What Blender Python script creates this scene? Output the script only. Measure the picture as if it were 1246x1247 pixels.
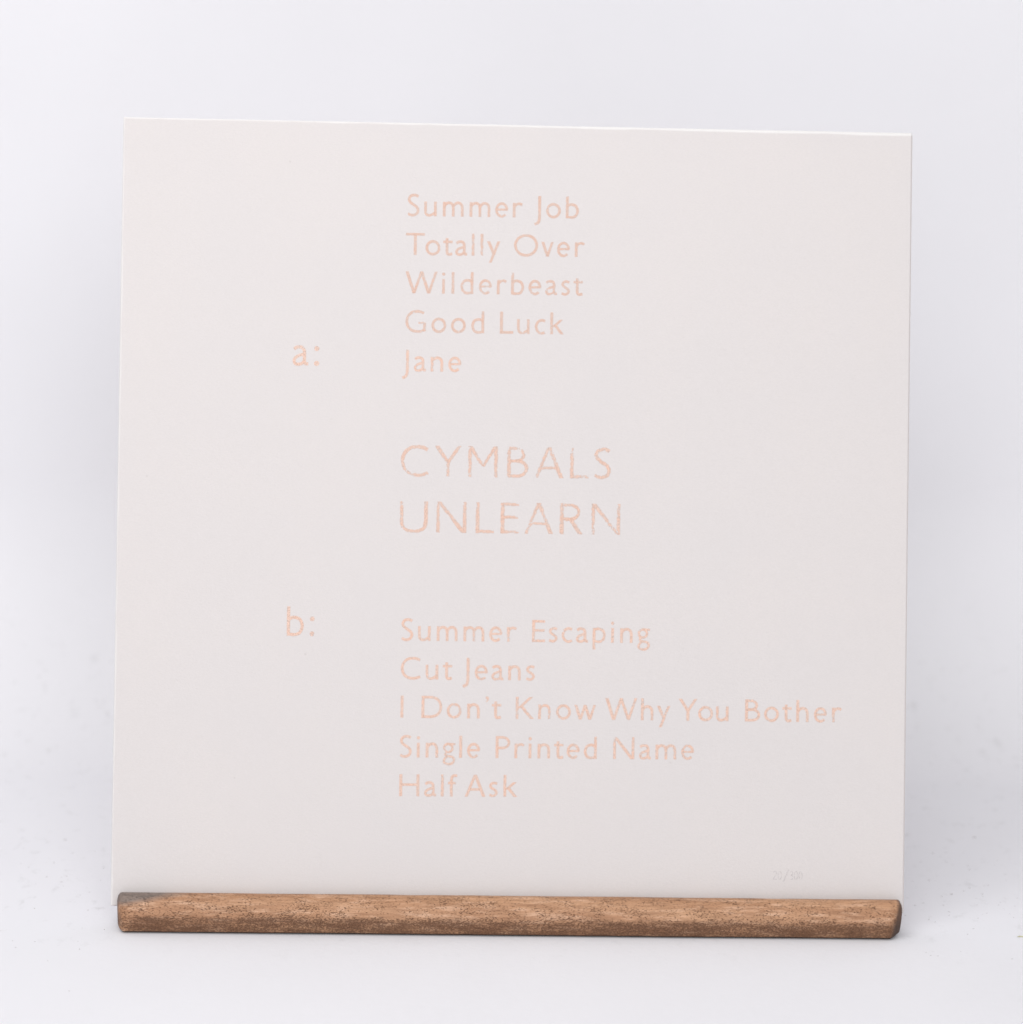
import bpy, math, random
from mathutils import Matrix, Vector, noise

random.seed(7)
sc = bpy.context.scene
for o in list(bpy.data.objects):
    bpy.data.objects.remove(o)
COL = sc.collection

# ------------------------------------------------------------------ camera
cam_d = bpy.data.cameras.new('camera')
cam = bpy.data.objects.new('camera', cam_d)
COL.objects.link(cam)
cam.matrix_world = Matrix(((0.9990091, -0.0147805, -0.0419800, -0.0556996),
                           (-0.0380540, 0.2054665, -0.9779240, -1.2340625),
                           (0.0230797, 0.9785525, 0.2047005, 0.4276311),
                           (0, 0, 0, 1)))
cam_d.sensor_fit = 'HORIZONTAL'
cam_d.sensor_width = 36.0
cam_d.lens = 114.82
cam_d.clip_start = 0.05
cam_d.clip_end = 60.0
cam_d.dof.use_dof = True
cam_d.dof.focus_distance = 1.27
cam_d.dof.aperture_fstop = 9.0
sc.camera = cam

# ------------------------------------------------------------------ world, lamps, exposure
world = bpy.data.worlds.new('World')
sc.world = world
world.use_nodes = True
wb = world.node_tree.nodes['Background']
wb.inputs['Color'].default_value = (1.0, 1.0, 1.0, 1)
wb.inputs['Strength'].default_value = 0.42


def softbox(name, loc, aim, sx, sy, power, col):
    d = bpy.data.lights.new(name, 'AREA')
    d.shape = 'RECTANGLE'
    d.size, d.size_y = sx, sy
    d.energy = power
    d.color = col
    o = bpy.data.objects.new(name, d)
    o.location = loc
    o.rotation_euler = (Vector(aim) - Vector(loc)).to_track_quat('-Z', 'Y').to_euler()
    COL.objects.link(o)
    return o


softbox('softbox_key', (-0.62, -0.62, 1.15), (0.0, 0.05, 0.15), 0.85, 0.85, 5.75, (1.0, 1.0, 1.0))
softbox('softbox_overhead', (0.0, -0.20, 1.00), (0.0, 0.05, 0.15), 0.60, 0.60, 0.9, (1.0, 1.0, 1.0))
softbox('softbox_front', (0.0, -2.2, 1.2), (0.0, 0.05, 0.15), 1.5, 1.5, 25.0, (1.0, 1.0, 1.0))

sc.view_settings.view_transform = 'Standard'
sc.view_settings.look = 'None'
sc.view_settings.exposure = 0.045
sc.view_settings.gamma = 1.0


# ------------------------------------------------------------------ helpers
def tag(o, label=None, cat=None, kind=None, group=None):
    if label: o['label'] = label
    if cat: o['category'] = cat
    if kind: o['kind'] = kind
    if group: o['group'] = group
    return o


def link(name, verts, faces, mat, parent=None, smooth=False, uvs=None):
    me = bpy.data.meshes.new(name)
    me.from_pydata([tuple(v) for v in verts], [], faces)
    if uvs:
        lay = me.uv_layers.new(name='UVMap')
        for p in me.polygons:
            for li in p.loop_indices:
                lay.data[li].uv = uvs[me.loops[li].vertex_index]
    if smooth:
        me.polygons.foreach_set('use_smooth', [True] * len(me.polygons))
    me.update()
    me.materials.append(mat)
    o = bpy.data.objects.new(name, me)
    COL.objects.link(o)
    if parent: o.parent = parent
    return o


def empty(name, loc=(0, 0, 0), mw=None):
    o = bpy.data.objects.new(name, None)
    o.empty_display_size = 0.02
    COL.objects.link(o)
    if mw is not None: o.matrix_world = mw
    else: o.location = loc
    return o


class NT:
    def __init__(self, name):
        self.m = bpy.data.materials.new(name)
        self.m.use_nodes = True
        self.t = self.m.node_tree
        self.b = self.t.nodes['Principled BSDF']
        self.out = self.t.nodes['Material Output']

    def n(self, typ, **kw):
        nd = self.t.nodes.new(typ)
        for k, v in kw.items():
            if k in nd.inputs: nd.inputs[k].default_value = v
            else: setattr(nd, k, v)
        return nd

    def l(self, a, b): self.t.links.new(a, b)

    def coords(self, scale=(1, 1, 1)):
        tc = self.n('ShaderNodeTexCoord')
        mp = self.n('ShaderNodeMapping')
        mp.inputs['Scale'].default_value = scale
        self.l(tc.outputs['Object'], mp.inputs['Vector'])
        return mp.outputs[0]

    def noise(self, vec, scale, detail=3, rough=0.5):
        nd = self.n('ShaderNodeTexNoise', Scale=scale, Detail=detail, Roughness=rough)
        self.l(vec, nd.inputs['Vector'])
        return nd.outputs['Fac']

    def ramp(self, fac, a, b, c0=(0, 0, 0, 1), c1=(1, 1, 1, 1)):
        nd = self.n('ShaderNodeValToRGB')
        nd.color_ramp.elements[0].position = a
        nd.color_ramp.elements[1].position = b
        nd.color_ramp.elements[0].color = c0
        nd.color_ramp.elements[1].color = c1
        self.l(fac, nd.inputs[0])
        return nd.outputs[0]

    def rng(self, fac, a, b, lo, hi):
        nd = self.n('ShaderNodeMapRange')
        for i, v in zip(('From Min', 'From Max', 'To Min', 'To Max'), (a, b, lo, hi)):
            nd.inputs[i].default_value = v
        self.l(fac, nd.inputs['Value'])
        return nd.outputs[0]

    def mix(self, fac, a, b, mode='MIX'):
        nd = self.n('ShaderNodeMix', data_type='RGBA', blend_type=mode)
        for s, v in ((nd.inputs[0], fac), (nd.inputs[6], a), (nd.inputs[7], b)):
            if isinstance(v, bpy.types.NodeSocket): self.l(v, s)
            elif isinstance(v, (int, float)): s.default_value = v
            else: s.default_value = (*v, 1)
        return nd.outputs[2]

    def math(self, op, a, b=None):
        nd = self.n('ShaderNodeMath', operation=op)
        for i, v in enumerate((a, b)):
            if v is None: continue
            if isinstance(v, bpy.types.NodeSocket): self.l(v, nd.inputs[i])
            else: nd.inputs[i].default_value = v
        return nd.outputs[0]

    def bump(self, h, dist, strength=1.0):
        nd = self.n('ShaderNodeBump', Strength=strength, Distance=dist)
        self.l(h, nd.inputs['Height'])
        self.l(nd.outputs[0], self.b.inputs['Normal'])


# ------------------------------------------------------------------ materials
def mat_card(name, base, specks=True, bump=0.00006):
    k = NT(name)
    v = k.coords()
    blot = k.noise(v, 22, 3, 0.55)
    c = k.mix(k.rng(blot, 0.3, 0.7, 0, 1), [base[0] * 0.985, base[1] * 0.99, base[2] * 0.995], [base[0] * 1.012, base[1] * 1.006, base[2] * 1.0])
    fib = k.noise(k.coords((1, 1, 3.0)), 900, 2, 0.6)
    c = k.mix(k.rng(fib, 0.35, 0.7, 0, 0.8), c, [x * 0.955 for x in base])
    if specks:
        vo = k.n('ShaderNodeTexVoronoi', Scale=110.0)
        vo.inputs['Randomness'].default_value = 1.0
        k.l(v, vo.inputs['Vector'])
        near = k.rng(vo.outputs['Distance'], 0.03, 0.07, 1, 0)
        sep = k.n('ShaderNodeSeparateColor')
        k.l(vo.outputs['Color'], sep.inputs[0])
        pick = k.rng(sep.outputs[0], 0.93, 0.96, 0, 1)
        c = k.mix(k.math('MULTIPLY', k.math('MULTIPLY', near, pick), 0.32), c, (0.42, 0.38, 0.36))
    # edge highlights painted in: paler colour along the top fold and left edge
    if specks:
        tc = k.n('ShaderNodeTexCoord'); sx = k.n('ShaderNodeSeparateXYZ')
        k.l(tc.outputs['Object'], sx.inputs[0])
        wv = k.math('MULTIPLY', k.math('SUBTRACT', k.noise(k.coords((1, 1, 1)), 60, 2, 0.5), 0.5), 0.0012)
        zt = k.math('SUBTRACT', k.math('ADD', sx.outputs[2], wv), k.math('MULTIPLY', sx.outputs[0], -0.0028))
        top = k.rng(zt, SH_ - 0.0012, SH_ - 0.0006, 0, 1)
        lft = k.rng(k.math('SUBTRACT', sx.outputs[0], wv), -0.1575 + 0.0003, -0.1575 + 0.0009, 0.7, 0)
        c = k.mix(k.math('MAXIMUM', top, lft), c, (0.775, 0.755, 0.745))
    k.l(c, k.b.inputs['Base Color'])
    k.b.inputs['Roughness'].default_value = 0.62
    k.b.inputs['Specular IOR Level'].default_value = 0.32
    h = k.noise(v, 1500, 3, 0.6)
    h2 = k.noise(k.coords((1, 1, 2.2)), 420, 2, 0.6)
    k.bump(k.math('ADD', h, h2), bump)
    return k.m


SH_ = 0.3125
CARD = (0.680, 0.640, 0.633)
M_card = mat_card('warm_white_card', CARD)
M_spine = mat_card('card_spine', (0.80, 0.72, 0.69), False)
M_inner = mat_card('inner_paper', (0.80, 0.79, 0.77), False, 0.00003)


def mat_ink(name, wear, strength=1.0):
    k = NT(name)
    uv = k.n('ShaderNodeUVMap')
    sep = k.n('ShaderNodeSeparateXYZ')
    k.l(uv.outputs[0], sep.inputs[0])
    edge = k.math('ABSOLUTE', sep.outputs[1])
    v = k.coords()
    fine = k.noise(v, 2300, 2, 0.7)
    mid = k.noise(v, 620, 3, 0.65)
    big = k.noise(v, 95, 2, 0.5)
    s = k.math('ADD', k.math('MULTIPLY', fine, 0.5), k.math('MULTIPLY', mid, 0.5))
    s = k.math('ADD', s, k.math('MULTIPLY', k.math('SUBTRACT', big, 0.5), 0.45))
    s = k.math('SUBTRACT', s, k.math('MULTIPLY', k.math('POWER', edge, 2.5), 0.20 * wear))
    a = k.rng(s, 0.30 + 0.055 * wear, 0.40 + 0.055 * wear, 0.0, 1.0)
    a = k.math('MULTIPLY', a, k.rng(fine, 0.32, 0.58, 0.56 * strength, 1.0 * strength))
    tone = k.noise(v, 260, 2, 0.5)
    c = k.mix(k.rng(tone, 0.35, 0.65, 0, 1), (0.80, 0.525, 0.415), (0.77, 0.56, 0.47))
    k.l(c, k.b.inputs['Base Color'])
    k.b.inputs['Roughness'].default_value = 0.55
    tr = k.n('ShaderNodeBsdfTransparent')
    mx = k.n('ShaderNodeMixShader')
    k.l(a, mx.inputs[0]); k.l(tr.outputs[0], mx.inputs[1]); k.l(k.b.outputs[0], mx.inputs[2])
    k.l(mx.outputs[0], k.out.inputs['Surface'])
    return k.m


M_ink = mat_ink('peach_ink', 0.45)
M_ink_pale = mat_ink('peach_ink_thin', 0.5, 0.84)
M_ink_worn = mat_ink('peach_ink_worn', 1.0, 0.95)
kp = NT('pencil_grey')
kp.b.inputs['Base Color'].default_value = (0.52, 0.49, 0.50, 1)
pf = kp.noise(kp.coords(), 1400, 2, 0.6)
tr = kp.n('ShaderNodeBsdfTransparent'); mx = kp.n('ShaderNodeMixShader')
kp.l(kp.rng(pf, 0.35, 0.65, 0.03, 0.30), mx.inputs[0]); kp.l(tr.outputs[0], mx.inputs[1]); kp.l(kp.b.outputs[0], mx.inputs[2])
kp.l(mx.outputs[0], kp.out.inputs['Surface'])
M_pencil = kp.m


def mat_backdrop():
    k = NT('white_backdrop')
    v = k.coords()
    base = (0.806, 0.799, 0.829)
    blot = k.noise(v, 9, 3, 0.5)
    c = k.mix(k.rng(blot, 0.3, 0.7, 0, 1), [x * 0.985 for x in base], [x * 1.01 for x in base])
    # rubbed grey scuffs low on the sweep, where things have been dragged about
    sp = k.n('ShaderNodeSeparateXYZ')
    tc = k.n('ShaderNodeTexCoord')
    k.l(tc.outputs['Object'], sp.inputs[0])
    low = k.math('MULTIPLY', k.rng(sp.outputs[2], 0.02, 0.07, 1, 0), k.rng(sp.outputs[1], -0.05, 0.02, 0, 1))
    scuff = k.rng(k.noise(k.coords((1, 0.6, 1)), 130, 5, 0.72), 0.57, 0.76, 0, 0.55)
    c = k.mix(k.math('MULTIPLY', scuff, low), c, (0.56, 0.55, 0.56))
    vo = k.n('ShaderNodeTexVoronoi', Scale=150.0)
    k.l(v, vo.inputs['Vector'])
    near = k.rng(vo.outputs['Distance'], 0.05, 0.14, 1, 0)
    sc_ = k.n('ShaderNodeSeparateColor')
    k.l(vo.outputs['Color'], sc_.inputs[0])
    pick = k.rng(sc_.outputs[0], 0.86, 0.9, 0, 1)
    f = k.math('MULTIPLY', k.math('MULTIPLY', near, pick), k.math('MULTIPLY', low, 0.35))
    c = k.mix(f, c, (0.45, 0.43, 0.43))
    k.l(c, k.b.inputs['Base Color'])
    k.b.inputs['Roughness'].default_value = 0.75
    k.b.inputs['Specular IOR Level'].default_value = 0.2
    k.bump(k.noise(v, 260, 4, 0.6), 0.00012)
    return k.m


M_back = mat_backdrop()


def mat_wood(name, stain=True):
    k = NT(name)
    v = k.coords()
    vs = k.coords((0.16, 1, 1))
    grain = k.noise(k.coords((0.10, 1, 1)), 760, 5, 0.7)
    wide = k.noise(k.coords((0.06, 1, 1)), 190, 4, 0.6)
    c = k.mix(k.rng(wide, 0.34, 0.66, 0, 1), (0.56, 0.315, 0.182), (0.43, 0.220, 0.120))
    c = k.mix(k.rng(grain, 0.42, 0.68, 0, 0.8), c, (0.30, 0.150, 0.078))
    # light rubbed patches
    c = k.mix(k.rng(k.noise(k.coords((0.15, 1, 1)), 480, 5, 0.72), 0.50, 0.68, 0, 0.7), c, (0.74, 0.47, 0.32))
    # short dark pores
    pore = k.noise(k.coords((0.34, 1, 1)), 3300, 2, 0.6)
    sp = k.n('ShaderNodeSeparateXYZ')
    tc = k.n('ShaderNodeTexCoord')
    k.l(tc.outputs['Object'], sp.inputs[0])
    wob = k.noise(k.coords((0.25, 1, 1)), 140, 5, 0.7)
    zz = k.math('ADD', sp.outputs[2], k.math('MULTIPLY', k.math('SUBTRACT', wob, 0.5), 0.0034))
    lowm = k.rng(zz, 0.0056, 0.0082, 1, 0)          # dirt rubbed into the lower front
    clump = k.rng(k.noise(k.coords((0.5, 1, 1)), 300, 3, 0.6), 0.4, 0.65, -0.05, 0.05)
    thr = k.math('ADD', k.rng(lowm, 0, 1, 0.012, 0.128), clump)
    pm = k.rng(k.math('ADD', pore, thr), 0.60, 0.68, 0, 1)
    c = k.mix(k.math('MULTIPLY', pm, 0.78), c, (0.115, 0.052, 0.028))
    if stain:
        patch = k.rng(k.noise(k.coords((0.18, 1, 1)), 420, 5, 0.7), 0.38, 0.60, 0.35, 0.9)
        patch = k.math('MULTIPLY', patch, k.rng(sp.outputs[0], -0.1515, -0.1465, 0.15, 1))
        c = k.mix(k.math('MULTIPLY', patch, lowm), c, (0.170, 0.078, 0.040))
        # grey weathered patch on the top left end
        gx = k.math('ADD', sp.outputs[0], k.math('MULTIPLY', k.math('SUBTRACT', wob, 0.5), 0.03))
        wl = k.math('SUBTRACT', k.math('ADD', sp.outputs[2], k.math('MULTIPLY', k.math('SUBTRACT', wob, 0.5), 0.003)), k.math('MULTIPLY', k.math('ADD', gx, 0.1545), 0.14))
        g = k.rng(wl, 0.0100, 0.0120, 0, 1)
        c = k.mix(k.math('MULTIPLY', g, 0.85), c, (0.20, 0.17, 0.155))
        # dark end grain, with the shadow on the right end painted in
        e1 = k.rng(sp.outputs[0], -0.1544, -0.1532, 1, 0)
        e2 = k.rng(k.math('SUBTRACT', sp.outputs[0], k.math('MULTIPLY', zz, 0.22)), 0.1506, 0.1522, 0, 1)
        e = k.math('MAXIMUM', k.math('MULTIPLY', e1, 0.75), k.math('MULTIPLY', e2, 0.9))
        c = k.mix(e, c, (0.085, 0.05, 0.038))
        ln = k.rng(k.math('ADD', zz, 0.0), 0.0006, 0.0016, 1, 0)
        c = k.mix(k.math('MULTIPLY', k.rng(sp.outputs[2], 0.0005, 0.0011, 1, 0), 0.9), c, (0.030, 0.018, 0.016))  # shadow of the gap under the rail, painted as a dark base line
    k.l(c, k.b.inputs['Base Color'])
    k.b.inputs['Roughness'].default_value = 0.55
    k.b.inputs['Specular IOR Level'].default_value = 0.35
    hh = k.math('SUBTRACT', k.math('MULTIPLY', grain, 0.6), pm)
    k.bump(hh, 0.00018)
    return k.m


M_wood = mat_wood('worn_brown_wood')
M_wood2 = mat_wood('plain_brown_wood', False)


def flat(name, col, rough=0.7):
    k = NT(name)
    v = k.coords()
    n_ = k.noise(v, 900, 2, 0.5)
    k.l(k.mix(k.rng(n_, 0.35, 0.65, 0, 1), [x * 0.75 for x in col], [min(1, x * 1.2) for x in col]), k.b.inputs['Base Color'])
    k.b.inputs['Roughness'].default_value = rough
    return k.m


M_dust = flat('grey_dust', (0.36, 0.33, 0.33))
M_fibre = flat('yellow_green_fibre', (0.62, 0.60, 0.34))

# ------------------------------------------------------------------ setting: one white sweep, floor rolling up into a wall
prof = [(-2.6, 0.0), (-1.2, 0.0), (-0.4, 0.0), (-0.1, 0.0), (0.02, 0.0), (0.06, 0.0)]
R0, yc = 0.120, 0.20
for i in range(0, 25):
    a = math.pi / 2 * i / 24
    prof.append((yc + R0 * math.sin(a), R0 * (1 - math.cos(a))))
prof += [(yc + R0, 0.3), (yc + R0, 0.7), (yc + R0, 1.6)]
NX = 40
V, F = [], []
for i in range(NX + 1):
    x = -2.0 + 4.0 * i / NX
    for (y, z) in prof:
        V.append((x, y, z))
n = len(prof)
for i in range(NX):
    for j in range(n - 1):
        F.append((i * n + j, (i + 1) * n + j, (i + 1) * n + j + 1, i * n + j + 1))
tag(link('backdrop_surface', V, F, M_back, smooth=True), 'plain white surface curving up into the wall behind the record cover', kind='structure')

# ------------------------------------------------------------------ the record cover
LEAN = math.radians(13)
SW, SH = 0.315, 0.3125
SM = Matrix(((1, 0, 0, 0),
             (0, math.cos(LEAN), math.sin(LEAN), 0),
             (0, -math.sin(LEAN), math.cos(LEAN), 0.008),
             (0, 0, 0, 1)))
# local axes of the cover: X across, Z up the card, Y into it (the face towards us is at y = 0)
cover = empty('record_cover', mw=SM)
tag(cover, 'square off-white card record cover printed in pale peach lettering, leaning on the wooden stand', 'record cover')


def warp(x, z):
    u, w = x / SW, z / SH
    a = 0.00028 * math.sin(3.1 * u + 0.6) * math.sin(2.4 * w + 0.3)
    a += 0.00012 * noise.noise(Vector((x * 14, z * 14, 3.1)))
    return a


def edge_drop(x, z):
    """how far the card bends back near its four folds"""
    d = 0.0
    t = (x + SW / 2) / SW
    rt = 0.0008 + 0.0009 * t + 0.0002 * noise.noise(Vector((x * 40, 0, 0)))
    for dist, r in ((SH - z, rt), (x + SW / 2, 0.0007), (SW / 2 - x, 0.0006), (z, 0.0006)):
        if dist < r:
            q = 1 - max(0, dist) / r
            d += r * (1 - math.sqrt(max(0, 1 - q * q)))
    return min(d, 0.0016)


def breaks(a, b, n, rim_a, rim_b):
    s = {a, b}
    for i in range(1, n): s.add(a + (b - a) * i / n)
    for k in (0.03, 0.1, 0.2, 0.33, 0.5, 0.7, 0.9, 1.1):
        s.add(a + rim_a * k); s.add(b - rim_b * k)
    return sorted(s)


def panel(name, y_face, y_in, sgn, zs, xs, mat):
    V, F = [], []
    nx, nz = len(xs), len(zs)
    for z in zs:
        for x in xs:
            V.append((x, y_face + sgn * edge_drop(x, z) + warp(x, z), z))
    for z in zs:
        for x in xs:
            V.append((x, y_in + warp(x, z), z))
    N = nx * nz
    for j in range(nz - 1):
        for i in range(nx - 1):
            a = j * nx + i
            f = (a, a + 1, a + nx + 1, a + nx)
            g = tuple(q + N for q in f)
            F.append(f if sgn > 0 else f[::-1])
            F.append(g[::-1] if sgn > 0 else g)
    ring = [i for i in range(nx)] + [j * nx + nx - 1 for j in range(1, nz)] + \
           [(nz - 1) * nx + i for i in range(nx - 2, -1, -1)] + [j * nx for j in range(nz - 2, 0, -1)]
    for q in range(len(ring)):
        a, b = ring[q], ring[(q + 1) % len(ring)]
        F.append((a, a + N, b + N, b) if sgn > 0 else (b, b + N, a + N, a))
    return link(name, V, F, mat, cover, smooth=True)


XS = breaks(-SW / 2, SW / 2, 70, 0.0008, 0.0008)
ZS = breaks(0, SH, 70, 0.0008, 0.0017)
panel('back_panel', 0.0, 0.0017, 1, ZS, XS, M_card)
XS2 = breaks(-SW / 2 + 0.0004, SW / 2 - 0.0003, 24, 0.0008, 0.0008)
ZS2 = breaks(0, SH - 0.0003, 24, 0.0008, 0.0017)
panel('front_panel', 0.0040, 0.0023, -1, ZS2, XS2, M_card)
# paper inner bag between the two panels
V = []; F = []
for (x0, x1, z0, z1) in ((-SW / 2 + 0.0009, SW / 2 - 0.0012, 0.001, SH - 0.0012),):
    n_ = 12
    for yy in (0.00178, 0.00222):
        for j in range(n_ + 1):
            for i in range(n_ + 1):
                x = x0 + (x1 - x0) * i / n_; z = z0 + (z1 - z0) * j / n_
                V.append((x, yy + warp(x, z), z))
    N = (n_ + 1) ** 2
    for j in range(n_):
        for i in range(n_):
            a = j * (n_ + 1) + i
            F.append((a, a + 1, a + n_ + 2, a + n_ + 1))
            F.append((a + N, a + N + n_ + 1, a + N + n_ + 2, a + N + 1))
link('inner_sleeve', V, F, M_inner, cover)
# narrow spine closing the right side
V, F = [], []
sec = [(0.0, 0.0009), (0.0004, 0.0012), (0.00055, 0.0020), (0.0004, 0.0029), (0.0, 0.0033)]
zz = [0.0004 + (SH - 0.0014) * i / 40 for i in range(41)]
for z in zz:
    for dx, y in sec:
        V.append((SW / 2 - 0.00015 + dx, y + warp(SW / 2, z), z))
m_ = len(sec)
for j in range(40):
    for i in range(m_ - 1):
        a = j * m_ + i
        F.append((a, a + 1, a + m_ + 1, a + m_))
F.append(tuple(range(m_))[::-1]); F.append(tuple(40 * m_ + i for i in range(m_)))
tag(link('spine', V, F, M_spine, cover, smooth=True), 'narrow pinkish spine down the right side')


# ------------------------------------------------------------------ lettering: a humanist sans drawn as strokes (1000 units to the em)
def sp(pts, n=7, closed=False):
    out = []
    N = len(pts)
    P = [pts[0]] + list(pts) + [pts[-1]] if not closed else [pts[-1]] + list(pts) + [pts[0], pts[1]]
    for i in range(1, len(P) - 2):
        p0, p1, p2, p3 = P[i - 1], P[i], P[i + 1], P[i + 2]
        for k in range(n):
            t = k / n
            out.append(tuple(0.5 * (2 * b + (c - a) * t + (2 * a - 5 * b + 4 * c - d) * t * t + (3 * b - a - 3 * c + d) * t ** 3)
                             for a, b, c, d in zip(p0, p1, p2, p3)))
    out.append(tuple(P[-2]))
    return out


def arc(cx, cy, rx, ry, a0, a1, n=26):
    return [(cx + rx * math.cos(math.radians(a0 + (a1 - a0) * i / n)), cy + ry * math.sin(math.radians(a0 + (a1 - a0) * i / n))) for i in range(n + 1)]


def rib(path, w=78, w2=None):
    """ribbon along a path -> (verts, faces, uvs)"""
    V, F, U = [], [], []
    n = len(path)
    closed = math.dist(path[0], path[-1]) < 1
    for i, p in enumerate(path):
        a = path[i - 1] if i > 0 else (path[-2] if closed else p)
        b = path[i + 1] if i < n - 1 else (path[1] if closed else p)
        dx, dy = b[0] - a[0], b[1] - a[1]
        l = math.hypot(dx, dy) or 1
        nx, ny = -dy / l, dx / l
        ww = 3 + (w if w2 is None else w + (w2 - w) * i / (n - 1)) / 2
        e = 0.0
        if not closed: e = 0.8 if i in (0, n - 1) else 0.0
        V += [(p[0] + nx * ww, p[1] + ny * ww), p, (p[0] - nx * ww, p[1] - ny * ww)]
        U += [(i, 1), (i, e), (i, -1)]
    for i in range(n - 1):
        F += [(3 * i, 3 * i + 1, 3 * i + 4, 3 * i + 3), (3 * i + 1, 3 * i + 2, 3 * i + 5, 3 * i + 4)]
    return V, F, U


def dg(x0, y0, x1, y1, w):
    """diagonal stroke whose ends are cut level"""
    l = math.hypot(x1 - x0, y1 - y0)
    h = (w + 5) * l / abs(y1 - y0) / 2
    V, F, U = [], [], []
    K = 6
    for i in range(K + 1):
        t = i / K
        x, y = x0 + (x1 - x0) * t, y0 + (y1 - y0) * t
        e = 0.7 if i in (0, K) else 0.0
        V += [(x - h, y), (x, y), (x + h, y)]
        U += [(i, 1), (i, e), (i, -1)]
    for i in range(K):
        F += [(3 * i, 3 * i + 1, 3 * i + 4, 3 * i + 3), (3 * i + 1, 3 * i + 2, 3 * i + 5, 3 * i + 4)]
    return V, F, U


def st(x, y0, y1, w=88): return dg(x, y0, x, y1, w)


def bar(x0, x1, y, w=72): return rib([(x0 + (x1 - x0) * i / 5, y) for i in range(6)], w)


def dot(cx, cy, r):
    V = [(cx, cy)] + [(cx + r * math.cos(a * math.pi / 8), cy + r * math.sin(a * math.pi / 8)) for a in range(16)]
    return V, [(0, 1 + i, 1 + (i + 1) % 16) for i in range(16)], [(0, 0)] + [(0, 1)] * 16


def arch(x0, x1):
    w = x1 - x0
    return sp([(x0, 315), (x0 + .20 * w, 392), (x0 + .48 * w, 428), (x0 + .76 * w, 410), (x0 + .94 * w, 350), (x1, 255)]) + [(x1, 130), (x1, 0)]


BOWL = [(44, 372), (125, 424), (215, 424), (315, 375), (366, 230), (318, 85), (225, 30), (130, 28), (44, 48)]
G = {}   # glyph -> (strokes, width, left bearing, right bearing)
G['S'] = ([rib(sp([(352, 612), (290, 645), (205, 656), (112, 622), (62, 530), (95, 440), (195, 360), (305, 280), (345, 185), (305, 78), (200, 28), (112, 36), (32, 78)]), 80)], 390, 35, 35)
G['s'] = ([rib(sp([(268, 402), (205, 428), (135, 424), (75, 385), (62, 325), (105, 268), (180, 222), (240, 165), (245, 95), (190, 38), (120, 27), (30, 62)]), 74)], 300, 30, 30)
G['u'] = ([rib([(42, 455), (42, 320)] + sp([(42, 200), (56, 95), (105, 40), (165, 27), (250, 52), (350, 118)]), 80), st(350, 0, 455, 84)], 394, 70, 75)
G['m'] = ([st(42, 0, 455, 84), rib(arch(42, 324), 78), rib(arch(324, 606), 78)], 648, 75, 70)
G['n'] = ([st(42, 0, 455, 84), rib(arch(42, 346), 80)], 388, 75, 70)
G['h'] = ([st(42, 0, 682, 84), rib(arch(42, 346), 80)], 388, 75, 70)
G['r'] = ([st(42, 0, 455, 84), rib(sp([(42, 320), (95, 390), (160, 424), (225, 424), (292, 395)]), 76)], 310, 75, 5)
G['e'] = ([rib(arc(207, 228, 163, 201, 2, 316), 78), bar(48, 392, 238, 62)], 408, 38, 30)
G['o'] = ([rib(arc(230, 228, 190, 200, 0, 360, 36), 79)], 460, 38, 38)
G['O'] = ([rib(arc(375, 341, 334, 313, 0, 360, 44), 80)], 750, 42, 42)
G['J'] = ([rib([(182, 682), (182, 300)] + sp([(182, 60), (172, -80), (125, -165), (30, -208)]), 86)], 226, -60, 75)
G['b'] = ([st(42, 0, 682, 84), rib(sp(BOWL), 78)], 408, 75, 38)
G['p'] = ([st(42, -215, 455, 84), rib(sp(BOWL), 78)], 408, 75, 38)
G['d'] = ([st(383, 0, 682, 84), rib(sp([(427 - x, y) for x, y in BOWL]), 78)], 426, 38, 75)
G['T'] = ([st(295, 0, 682, 88), bar(0, 590, 645, 74)], 590, 5, -45)
G['t'] = ([rib([(118, 535), (118, 300)] + sp([(118, 150), (132, 60), (185, 27), (282, 48)]), 82), bar(0, 290, 418, 70)], 292, 15, 15)
G['a'] = ([rib(sp([(42, 378), (100, 418), (175, 430), (252, 400), (286, 320), (286, 200), (288, 95), (318, 42), (378, 42)]), 80),
           rib(sp([(286, 268), (190, 240), (88, 190), (44, 115), (75, 45), (150, 27), (230, 50), (290, 108)]), 74)], 380, 30, 25)
G['l'] = ([st(44, 0, 682, 86)], 88, 75, 75)
G['y'] = ([dg(45, 455, 222, 40, 88), dg(368, 455, 105, -215, 78)], 412, 8, 8)
G['v'] = ([dg(45, 455, 196, 0, 86), dg(345, 455, 192, 0, 76)], 388, 8, 8)
G['w'] = ([dg(45, 455, 193, 0, 86), dg(338, 455, 193, 0, 74), dg(338, 455, 487, 0, 86), dg(632, 455, 487, 0, 74)], 676, 8, 8)
G['W'] = ([dg(46, 682, 268, 0, 90), dg(500, 682, 268, 0, 78), dg(500, 682, 728, 0, 90), dg(954, 682, 728, 0, 78)], 1000, 8, 8)
G['i'] = ([st(50, 0, 455, 84), dot(50, 610, 52)], 100, 75, 70)
G['G'] = ([rib(sp([(572, 600), (480, 640), (360, 656), (205, 622), (88, 510), (42, 341), (90, 165), (210, 58), (360, 28), (480, 38), (598, 78)]), 80),
           st(594, 40, 335, 86), bar(400, 637, 300, 70)], 638, 40, 60)
G['L'] = ([st(44, 0, 682, 88), bar(0, 412, 37, 74)], 412, 75, 5)
G['c'] = ([rib(sp([(326, 400), (255, 428), (185, 425), (92, 365), (44, 228), (92, 90), (182, 30), (255, 27), (328, 55)]), 78)], 350, 38, 20)
G['k'] = ([st(42, 0, 682, 84), dg(350, 455, 88, 225, 72), dg(155, 275, 372, 0, 84)], 420, 75, 5)
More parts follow.
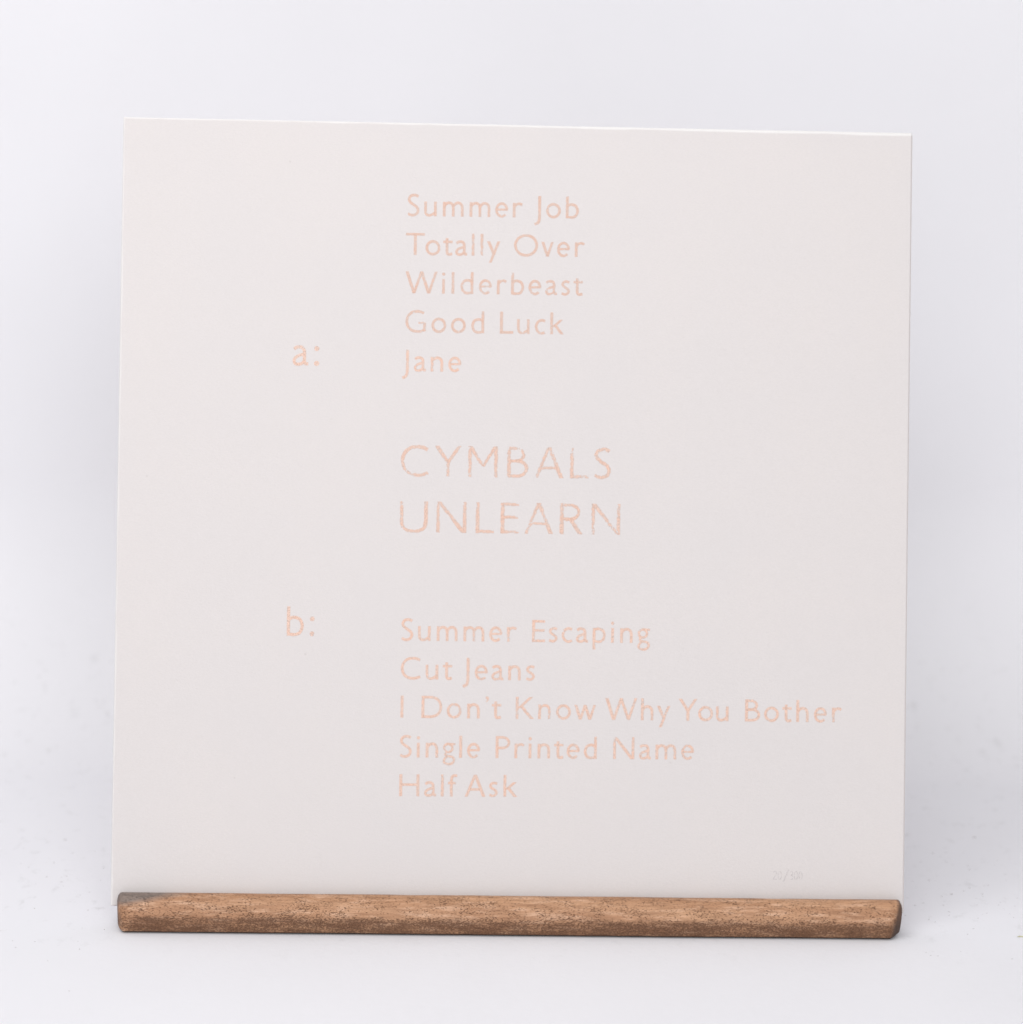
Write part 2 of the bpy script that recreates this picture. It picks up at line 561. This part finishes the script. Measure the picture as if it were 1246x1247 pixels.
G['C'] = ([rib(sp([(592, 592), (500, 635), (375, 656), (212, 622), (90, 512), (42, 341), (90, 168), (212, 60), (370, 28), (500, 44), (604, 86)]), 80)], 635, 40, 20)
G['Y'] = ([dg(50, 682, 290, 310, 86), dg(538, 682, 294, 310, 80), st(292, 0, 335, 88)], 588, 5, 5)
G['M'] = ([st(46, 0, 682, 86), st(612, 0, 682, 86), dg(58, 682, 329, 235, 84), dg(600, 682, 329, 235, 76)], 656, 70, 70)
G['B'] = ([st(44, 0, 682, 88), rib([(44, 645), (120, 645)] + arc(190, 506, 172, 139, 90, -90, 18) + [(120, 367), (44, 367)], 76),
           rib([(44, 367), (140, 367)] + arc(225, 202, 206, 165, 90, -90, 20) + [(140, 37), (44, 37)], 76)], 470, 75, 35)
G['A'] = ([dg(45, 0, 318, 682, 80), dg(595, 0, 322, 682, 90), bar(135, 505, 225, 70)], 640, 5, 5)
G['U'] = ([rib([(44, 682), (44, 450)] + sp([(44, 255), (78, 115), (180, 42), (309, 26), (438, 42), (540, 115), (573, 255)]) + [(573, 450), (573, 682)], 82)], 617, 70, 70)
G['N'] = ([st(46, 0, 682, 82), st(622, 0, 682, 82), dg(62, 682, 606, 0, 88)], 666, 70, 70)
G['E'] = ([st(44, 0, 682, 88), bar(0, 402, 645, 72), bar(0, 385, 360, 70), bar(0, 405, 37, 72)], 405, 75, 20)
G['R'] = ([st(44, 0, 682, 88), rib([(44, 645), (130, 645)] + arc(225, 488, 190, 157, 90, -90, 18) + [(130, 331), (44, 331)], 76), dg(230, 345, 455, 0, 92)], 510, 75, 8)
G['D'] = ([st(44, 0, 682, 88), rib([(44, 645), (130, 645)] + sp([(200, 645), (330, 640), (480, 590), (575, 480), (600, 341), (575, 205), (480, 95), (330, 42), (200, 37)]) + [(130, 37), (44, 37)], 77)], 640, 75, 42)
G['I'] = ([st(44, 0, 682, 88)], 88, 75, 75)
G['K'] = ([st(44, 0, 682, 88), dg(480, 682, 95, 330, 76), dg(165, 400, 512, 0, 90)], 560, 75, 5)
G['P'] = ([st(44, 0, 682, 88), rib([(44, 645), (130, 645)] + arc(205, 480, 205, 165, 90, -90, 18) + [(130, 315), (44, 315)], 76)], 450, 75, 20)
G['H'] = ([st(44, 0, 682, 88), st(576, 0, 682, 88), bar(44, 576, 362, 72)], 620, 75, 75)
G['f'] = ([rib([(104, 0), (104, 420)] + sp([(104, 520), (125, 605), (185, 652), (285, 650)]), 82), bar(0, 245, 418, 70)], 290, 15, -15)
G["'"] = ([dot(62, 645, 50), rib(sp([(72, 660), (92, 620), (78, 565), (28, 520)]), 52, 20)], 110, 30, 20)
G['g'] = ([rib(arc(172, 300, 128, 128, 0, 360, 30), 72), bar(215, 395, 420, 62),
           rib(sp([(112, 185), (84, 135), (100, 82), (180, 52), (280, 30), (350, -30), (345, -120), (270, -185), (170, -200), (75, -165), (40, -100), (75, -25), (140, 45)]), 70)], 395, 30, 5)
G[':'] = ([dot(60, 398, 58), dot(60, 52, 58)], 120, 75, 60)
G['2'] = ([rib(sp([(40, 560), (110, 650), (210, 650), (270, 550), (220, 380), (110, 200), (30, 40)]), 60), bar(20, 300, 37, 55)], 300, 30, 30)
G['0'] = ([rib(arc(160, 341, 130, 305, 0, 360, 28), 60)], 320, 30, 30)
G['3'] = ([rib(sp([(40, 600), (140, 655), (240, 590), (220, 430), (120, 360), (230, 320), (270, 180), (190, 45), (40, 60)]), 60)], 300, 30, 30)
G['/'] = ([rib([(40, -150), (160, 300), (280, 800)], 60)], 320, 0, 0)


def set_text(name, items, em, base, mat, label=None, thin=1.0):
    """items: list of (text, x0, x1) in mm on the cover; base: baseline height in mm (start, end)"""
    V, F, U = [], [], []
    xa, xb = items[0][1], items[-1][2]
    k = 0
    u = em / 1000.0
    for text, x0, x1 in items:
        nat = sum(G[c][1] for c in text)
        brs = [G[a][3] + G[b][2] for a, b in zip(text, text[1:])]
        if len(text) > 1:
            extra = ((x1 - x0) / u - nat - sum(brs)) / (len(text) - 1)
            sx = 1.0
        else:
            extra = 0; sx = (x1 - x0) / u / G[text][1]
        pen = x0
        for i, ch in enumerate(text):
            strokes, w, _, _ = G[ch]
            for (v, f, uv) in strokes:
                b0 = len(V)
                dy = 0.055 + 0.004 * (k % 9)
                k += 1
                if thin < 1 and len(v) % 3 == 0:
                    v = [tuple(c + (q - c) * thin for q, c in zip(v[i_], v[i_ - i_ % 3 + 1])) for i_ in range(len(v))]
                for (x, y) in v:
                    X = pen + x * u * sx
                    Zb = base[0] + (base[1] - base[0]) * (X - xa) / max(1, xb - xa)
                    Z = Zb + y * u
                    X, Z = X / 1000, Z / 1000
                    V.append((X, warp(X, Z) - dy / 1000, Z))
                for ff in f: F.append(tuple(b0 + q for q in ff))
                U += [(q[0], q[1]) for q in uv]
            pen += w * u * sx
            if i < len(text) - 1: pen += (brs[i] + extra) * u
    o = link(name, V, F, mat, cover, uvs=U)
    if label: tag(o, label)
    return o


EM = 12.75
set_text('track_title', [('Summer', -44.51, 1.6), ('Job', 6.01, 24.05)], EM, (275.2, 275.5), M_ink_pale, 'first of five pale peach title lines in the upper list')
set_text('track_title', [('Totally', -44.78, -7.17), ('Over', -1.64, 26.6)], EM, (259.7, 260.1), M_ink_pale, 'second line of the upper peach list')
set_text('track_title', [('Wilderbeast', -44.69, 26.0)], EM, (244.4, 244.7), M_ink_pale, 'one long word, third line of the upper peach list')
set_text('track_title', [('Good', -44.46, -13.12), ('Luck', -6.8, 18.6)], EM, (228.85, 229.05), M_ink_pale, 'fourth line of the upper peach list')
set_text('track_title', [('Jane', -45.77, -22.02)], EM, (213.3, 213.45), M_ink, 'one short word, last line of the upper peach list')
set_text('track_title', [('Summer', -44.53, 1.6), ('Escaping', 7.69, 54.7)], EM, (106.25, 106.5), M_ink, 'first line of the lower peach list')
set_text('track_title', [('Cut', -44.3, -23.9), ('Jeans', -19.92, 9.1)], EM, (90.95, 91.07), M_ink, 'second line of the lower peach list')
set_text('track_title', [('I', -44.18, -43.06), ("Don't", -35.87, -4.2), ('Know', 1.58, 33.53), ('Why', 37.23, 63.17), ('You', 66.52, 86.51), ('Bother', 93.14, 131.9)], EM, (75.7, 75.9), M_ink, 'longest line of peach lettering')
set_text('track_title', [('Single', -44.44, -12.4), ('Printed', -6.17, 34.09), ('Name', 40.57, 72.9)], EM, (59.95, 60.4), M_ink, 'fourth line of the lower peach list')
set_text('track_title', [('Half', -44.21, -21.21), ('Ask', -18.22, 2.5)], EM, (44.55, 44.75), M_ink, 'last line of the lower peach list')
set_text('cover_heading', [(c, a, b) for c, a, b in zip('CYMBALS', (-45.6, -32.06, -18.84, -3.25, 7.64, 21.82, 31.19), (-34.1, -21.3, -6.9, 5.3, 19.3, 29.4, 38.3))], 18.0, (171.55, 171.7), M_ink_worn, 'worn large peach capitals, upper of the two headings')
set_text('cover_heading', [(c, a, b) for c, a, b in zip('UNLEARN', (-45.67, -31.19, -15.42, -5.49, 3.89, 18.06, 30.57), (-34.4, -19.0, -8.1, 1.8, 15.4, 27.4, 42.3))], 18.0, (149.3, 149.45), M_ink_worn, 'worn large peach capitals, lower of the two headings')
set_text('side_mark', [('a', -89.2, -82.8), (':', -80.6, -78.4)], 17.2, (214.9, 214.9), M_ink, 'large peach letter a with a colon', 0.86)
set_text('side_mark', [('b', -89.8, -82.9), (':', -80.7, -78.7)], 17.0, (107.6, 107.6), M_ink, 'large peach letter b with a colon', 0.86)
set_text('edition_number', [('20', 105.1, 108.6), ('/', 108.9, 111.6), ('300', 111.7, 116.9)], 5.1, (13.0, 13.0), M_pencil, 'faint small grey edition number in the lower right corner')

# ------------------------------------------------------------------ the wooden stand
stand = empty('wooden_stand', (0, 0, 0))
tag(stand, 'low brown wooden stand whose rounded front rail holds up the record cover', 'display stand')
# rail section, y towards the cover (back) .. front, z up; face touching the cover at y ~ 0
sec = [(-0.0009, 0.0141), (-0.0022, 0.0144), (-0.0038, 0.0143), (-0.0052, 0.0137), (-0.0066, 0.0126), (-0.0079, 0.0111),
       (-0.0089, 0.0093), (-0.0096, 0.0073), (-0.0100, 0.0052), (-0.01015, 0.0041), (-0.0101, 0.0032), (-0.0100, 0.0024), (-0.0099, 0.0016), (-0.0097, 0.0011), (-0.0093, 0.0008),
       (-0.0080, 0.00065), (-0.0077, 0.0), (-0.0012, 0.0), (-0.0003, 0.0004), (-0.0003, 0.0070), (-0.0004, 0.0134)]
XL, XR = -0.1547, 0.1561
xs = [XL + q for q in (0, 0.00015, 0.0005, 0.001, 0.0017, 0.0026, 0.0036, 0.005)]
xs += [XL + 0.005 + (XR - XL - 0.0115) * i / 120 for i in range(1, 121)]
xs += [XR - q for q in (0.0058, 0.005, 0.0042, 0.0034, 0.0026, 0.0018, 0.0011, 0.0006, 0.00025, 0.0)]
V, F = [], []
for x in xs:
    dl, dr = x - XL, XR - x
    sy, sz = 1.0, 1.0
    ql = max(0, 1 - dl / 0.0032); qr = max(0, 1 - dr / 0.0048)
    for (y, z) in sec:
        low = max(0, 1 - z / 0.0144)
        s = 1 - (0.55 * (1 - math.sqrt(max(0, 1 - ql * ql)))) - (qr * (0.14 + 0.34 * low))
        t = 1 - 0.10 * max(0, 1 - dl / 0.0016) ** 2 - 0.07 * max(0, 1 - dr / 0.0012) ** 2
        bot = 0.0
        if 0.0003 < z < 0.003 and y < -0.004:
            bot = 0.0012 * max(0, 1 - dl / 0.003) ** 2 * (1 - z / 0.003) + 0.0010 * max(0, 1 - dr / 0.0035) ** 2 * (1 - z / 0.003)
        w1 = 0.00022 * noise.noise(Vector((x * 22, y * 90, z * 90)))
        w2 = 0.00012 * noise.noise(Vector((x * 90, y * 200 + 5, z * 200)))
        X = x
        # the ends lean in a little and their corners are rubbed round
        qc = max(0, 1 - z / 0.0034); qt = min(1, max(0, (z - 0.0122) / 0.0022))
        cr = 1 - math.sqrt(max(0, 1 - qc * qc)); ct = 1 - math.sqrt(max(0, 1 - qt * qt))
        if dl < 0.0036: X += ql * (0.0005 * low + 0.0013 * cr + 0.0007 * ct)
        if dr < 0.0048: X -= qr * (0.0010 * low + 0.0011 * cr + 0.0006 * ct)
        zz_ = z * t + bot + (w2 if z > 0.0005 else 0)
        if z > 0.0004: zz_ += 0.5 * w1
        V.append((X, (y + (w1 if y < -0.001 else 0)) * s, max(zz_, 0.00003)))
n = len(sec)
for i in range(len(xs) - 1):
    for j in range(n):
        a, b = i * n + j, i * n + (j + 1) % n
        F.append((a, b, b + n, a + n))
F.append(tuple(range(n))[::-1]); F.append(tuple((len(xs) - 1) * n + j for j in range(n)))
rail = link('front_rail', V, F, M_wood, stand, smooth=True)


def bevel_box(name, x0, x1, y0, y1, z0, z1, parent, mat=M_wood2, lean=0.0, piv=(0, 0), b=0.0008):
    import bmesh
    bm = bmesh.new()
    bmesh.ops.create_cube(bm, size=1)
    for v in bm.verts:
        v.co = Vector(((x0 + x1) / 2 + v.co.x * (x1 - x0), (y0 + y1) / 2 + v.co.y * (y1 - y0), (z0 + z1) / 2 + v.co.z * (z1 - z0)))
    bmesh.ops.bevel(bm, geom=bm.edges[:], offset=b, segments=2, affect='EDGES', profile=0.6)
    if lean:
        c, s = math.cos(lean), math.sin(lean)
        for v in bm.verts:
            y, z = v.co.y - piv[0], v.co.z - piv[1]
            v.co.y = piv[0] + y * c + z * s
            v.co.z = piv[1] - y * s + z * c
    me = bpy.data.meshes.new(name)
    bm.to_mesh(me); bm.free()
    me.materials.append(mat)
    o = bpy.data.objects.new(name, me)
    COL.objects.link(o); o.parent = parent
    return o


bevel_box('ledge', -0.150, 0.151, 0.0, 0.0125, 0.0002, 0.0068, stand)
for sx in (-0.085, 0.085):
    bevel_box('back_upright', sx - 0.008, sx + 0.008, 0.0046, 0.0126, -0.001, 0.222, stand, lean=LEAN, piv=(0, 0.0082))
    bevel_box('foot', sx - 0.008, sx + 0.008, 0.0130, 0.105, 0.0002, 0.0100, stand)
bevel_box('cross_rail', -0.076, 0.076, 0.0052, 0.0116, 0.120, 0.136, stand, lean=LEAN, piv=(0, 0.0082))

# ------------------------------------------------------------------ dust and crumbs lying about
V, F = [], []
rd = random.Random(21)


def crumb(x, y, r, stretch=1.0, ang=0.0):
    n = rd.randint(5, 7)
    b0 = len(V)
    z0 = 0.0
    if y > yc: z0 = R0 - math.sqrt(max(0, R0 * R0 - (y - yc) ** 2))
    h = r * 0.5
    for k in range(n):
        a = 2 * math.pi * k / n
        q = r * rd.uniform(0.7, 1.2)
        px, py = q * stretch * math.cos(a), q * math.sin(a)
        V.append((x + px * math.cos(ang) - py * math.sin(ang), y + px * math.sin(ang) + py * math.cos(ang), z0 + 0.00002))
    V.append((x, y, z0 + h))
    for k in range(n): F.append((b0 + k, b0 + (k + 1) % n, b0 + n))


for (x, y, r, s) in ((209.2, 127.3, .55, 1.8), (185.6, 49, .42, 2.2), (172.9, 13.3, .32, 1), (193.9, 35.5, .3, 1), (-185.9, 110, .42, 2.2),
                     (-197.4, 72.4, .30, 1), (-187.4, 78.3, .30, 1), (-167.1, -28.4, .30, 1), (-166.8, -74.8, .33, 1), (-159.5, -5.1, .32, 1),
                     (187, 104, .45, 1.0), (199, 82, .33, 1.2), (203, 61, .33, 1.4), (196, 25, .3, 1), (180, 22, .3, 1.4), (206, 20, .33, 1),
                     (201, -32, .3, 1.0), (-178, -42, .25, 1), (-181, 92, .28, 1.5), (-193, 106, .28, 1), (-172, 95, .25, 1), (-168, 18, .35, 1)):
    crumb(x / 1000, y / 1000, r / 1000, s, rd.uniform(-0.4, 0.6))
for i in range(75):
    side = rd.choice((-1, 1, 1))
    x = side * rd.uniform(0.160, 0.215) if side > 0 else side * rd.uniform(0.158, 0.205)
    y = rd.triangular(-0.05, 0.125, 0.06)
    crumb(x, y, rd.uniform(0.00014, 0.00027), rd.uniform(1, 2.5), rd.uniform(-0.7, 0.7))
tag(link('dust_crumbs', V, F, M_dust), 'tiny grey crumbs of dust scattered on the white surface either side of the stand', 'dust', kind='stuff')

pts = [(0.2030, -0.0042), (0.2040, -0.0037), (0.2050, -0.0040), (0.2062, -0.0035)]
V, F = [], []
for i, (x, y) in enumerate(pts):
    r = 0.00022 if 0 < i < 3 else 0.00012
    for k in range(6):
        a = k * math.pi / 3
        V.append((x, y + r * math.cos(a), 0.00024 + r * math.sin(a)))
for i in range(3):
    for k in range(6):
        F.append((i * 6 + k, i * 6 + (k + 1) % 6, (i + 1) * 6 + (k + 1) % 6, (i + 1) * 6 + k))
F.append(tuple(range(6))); F.append(tuple(range(18, 24)))
tag(link('fibre', V, F, M_fibre, smooth=True), 'tiny yellow-green fibre lying on the white surface right of the stand', 'fibre')
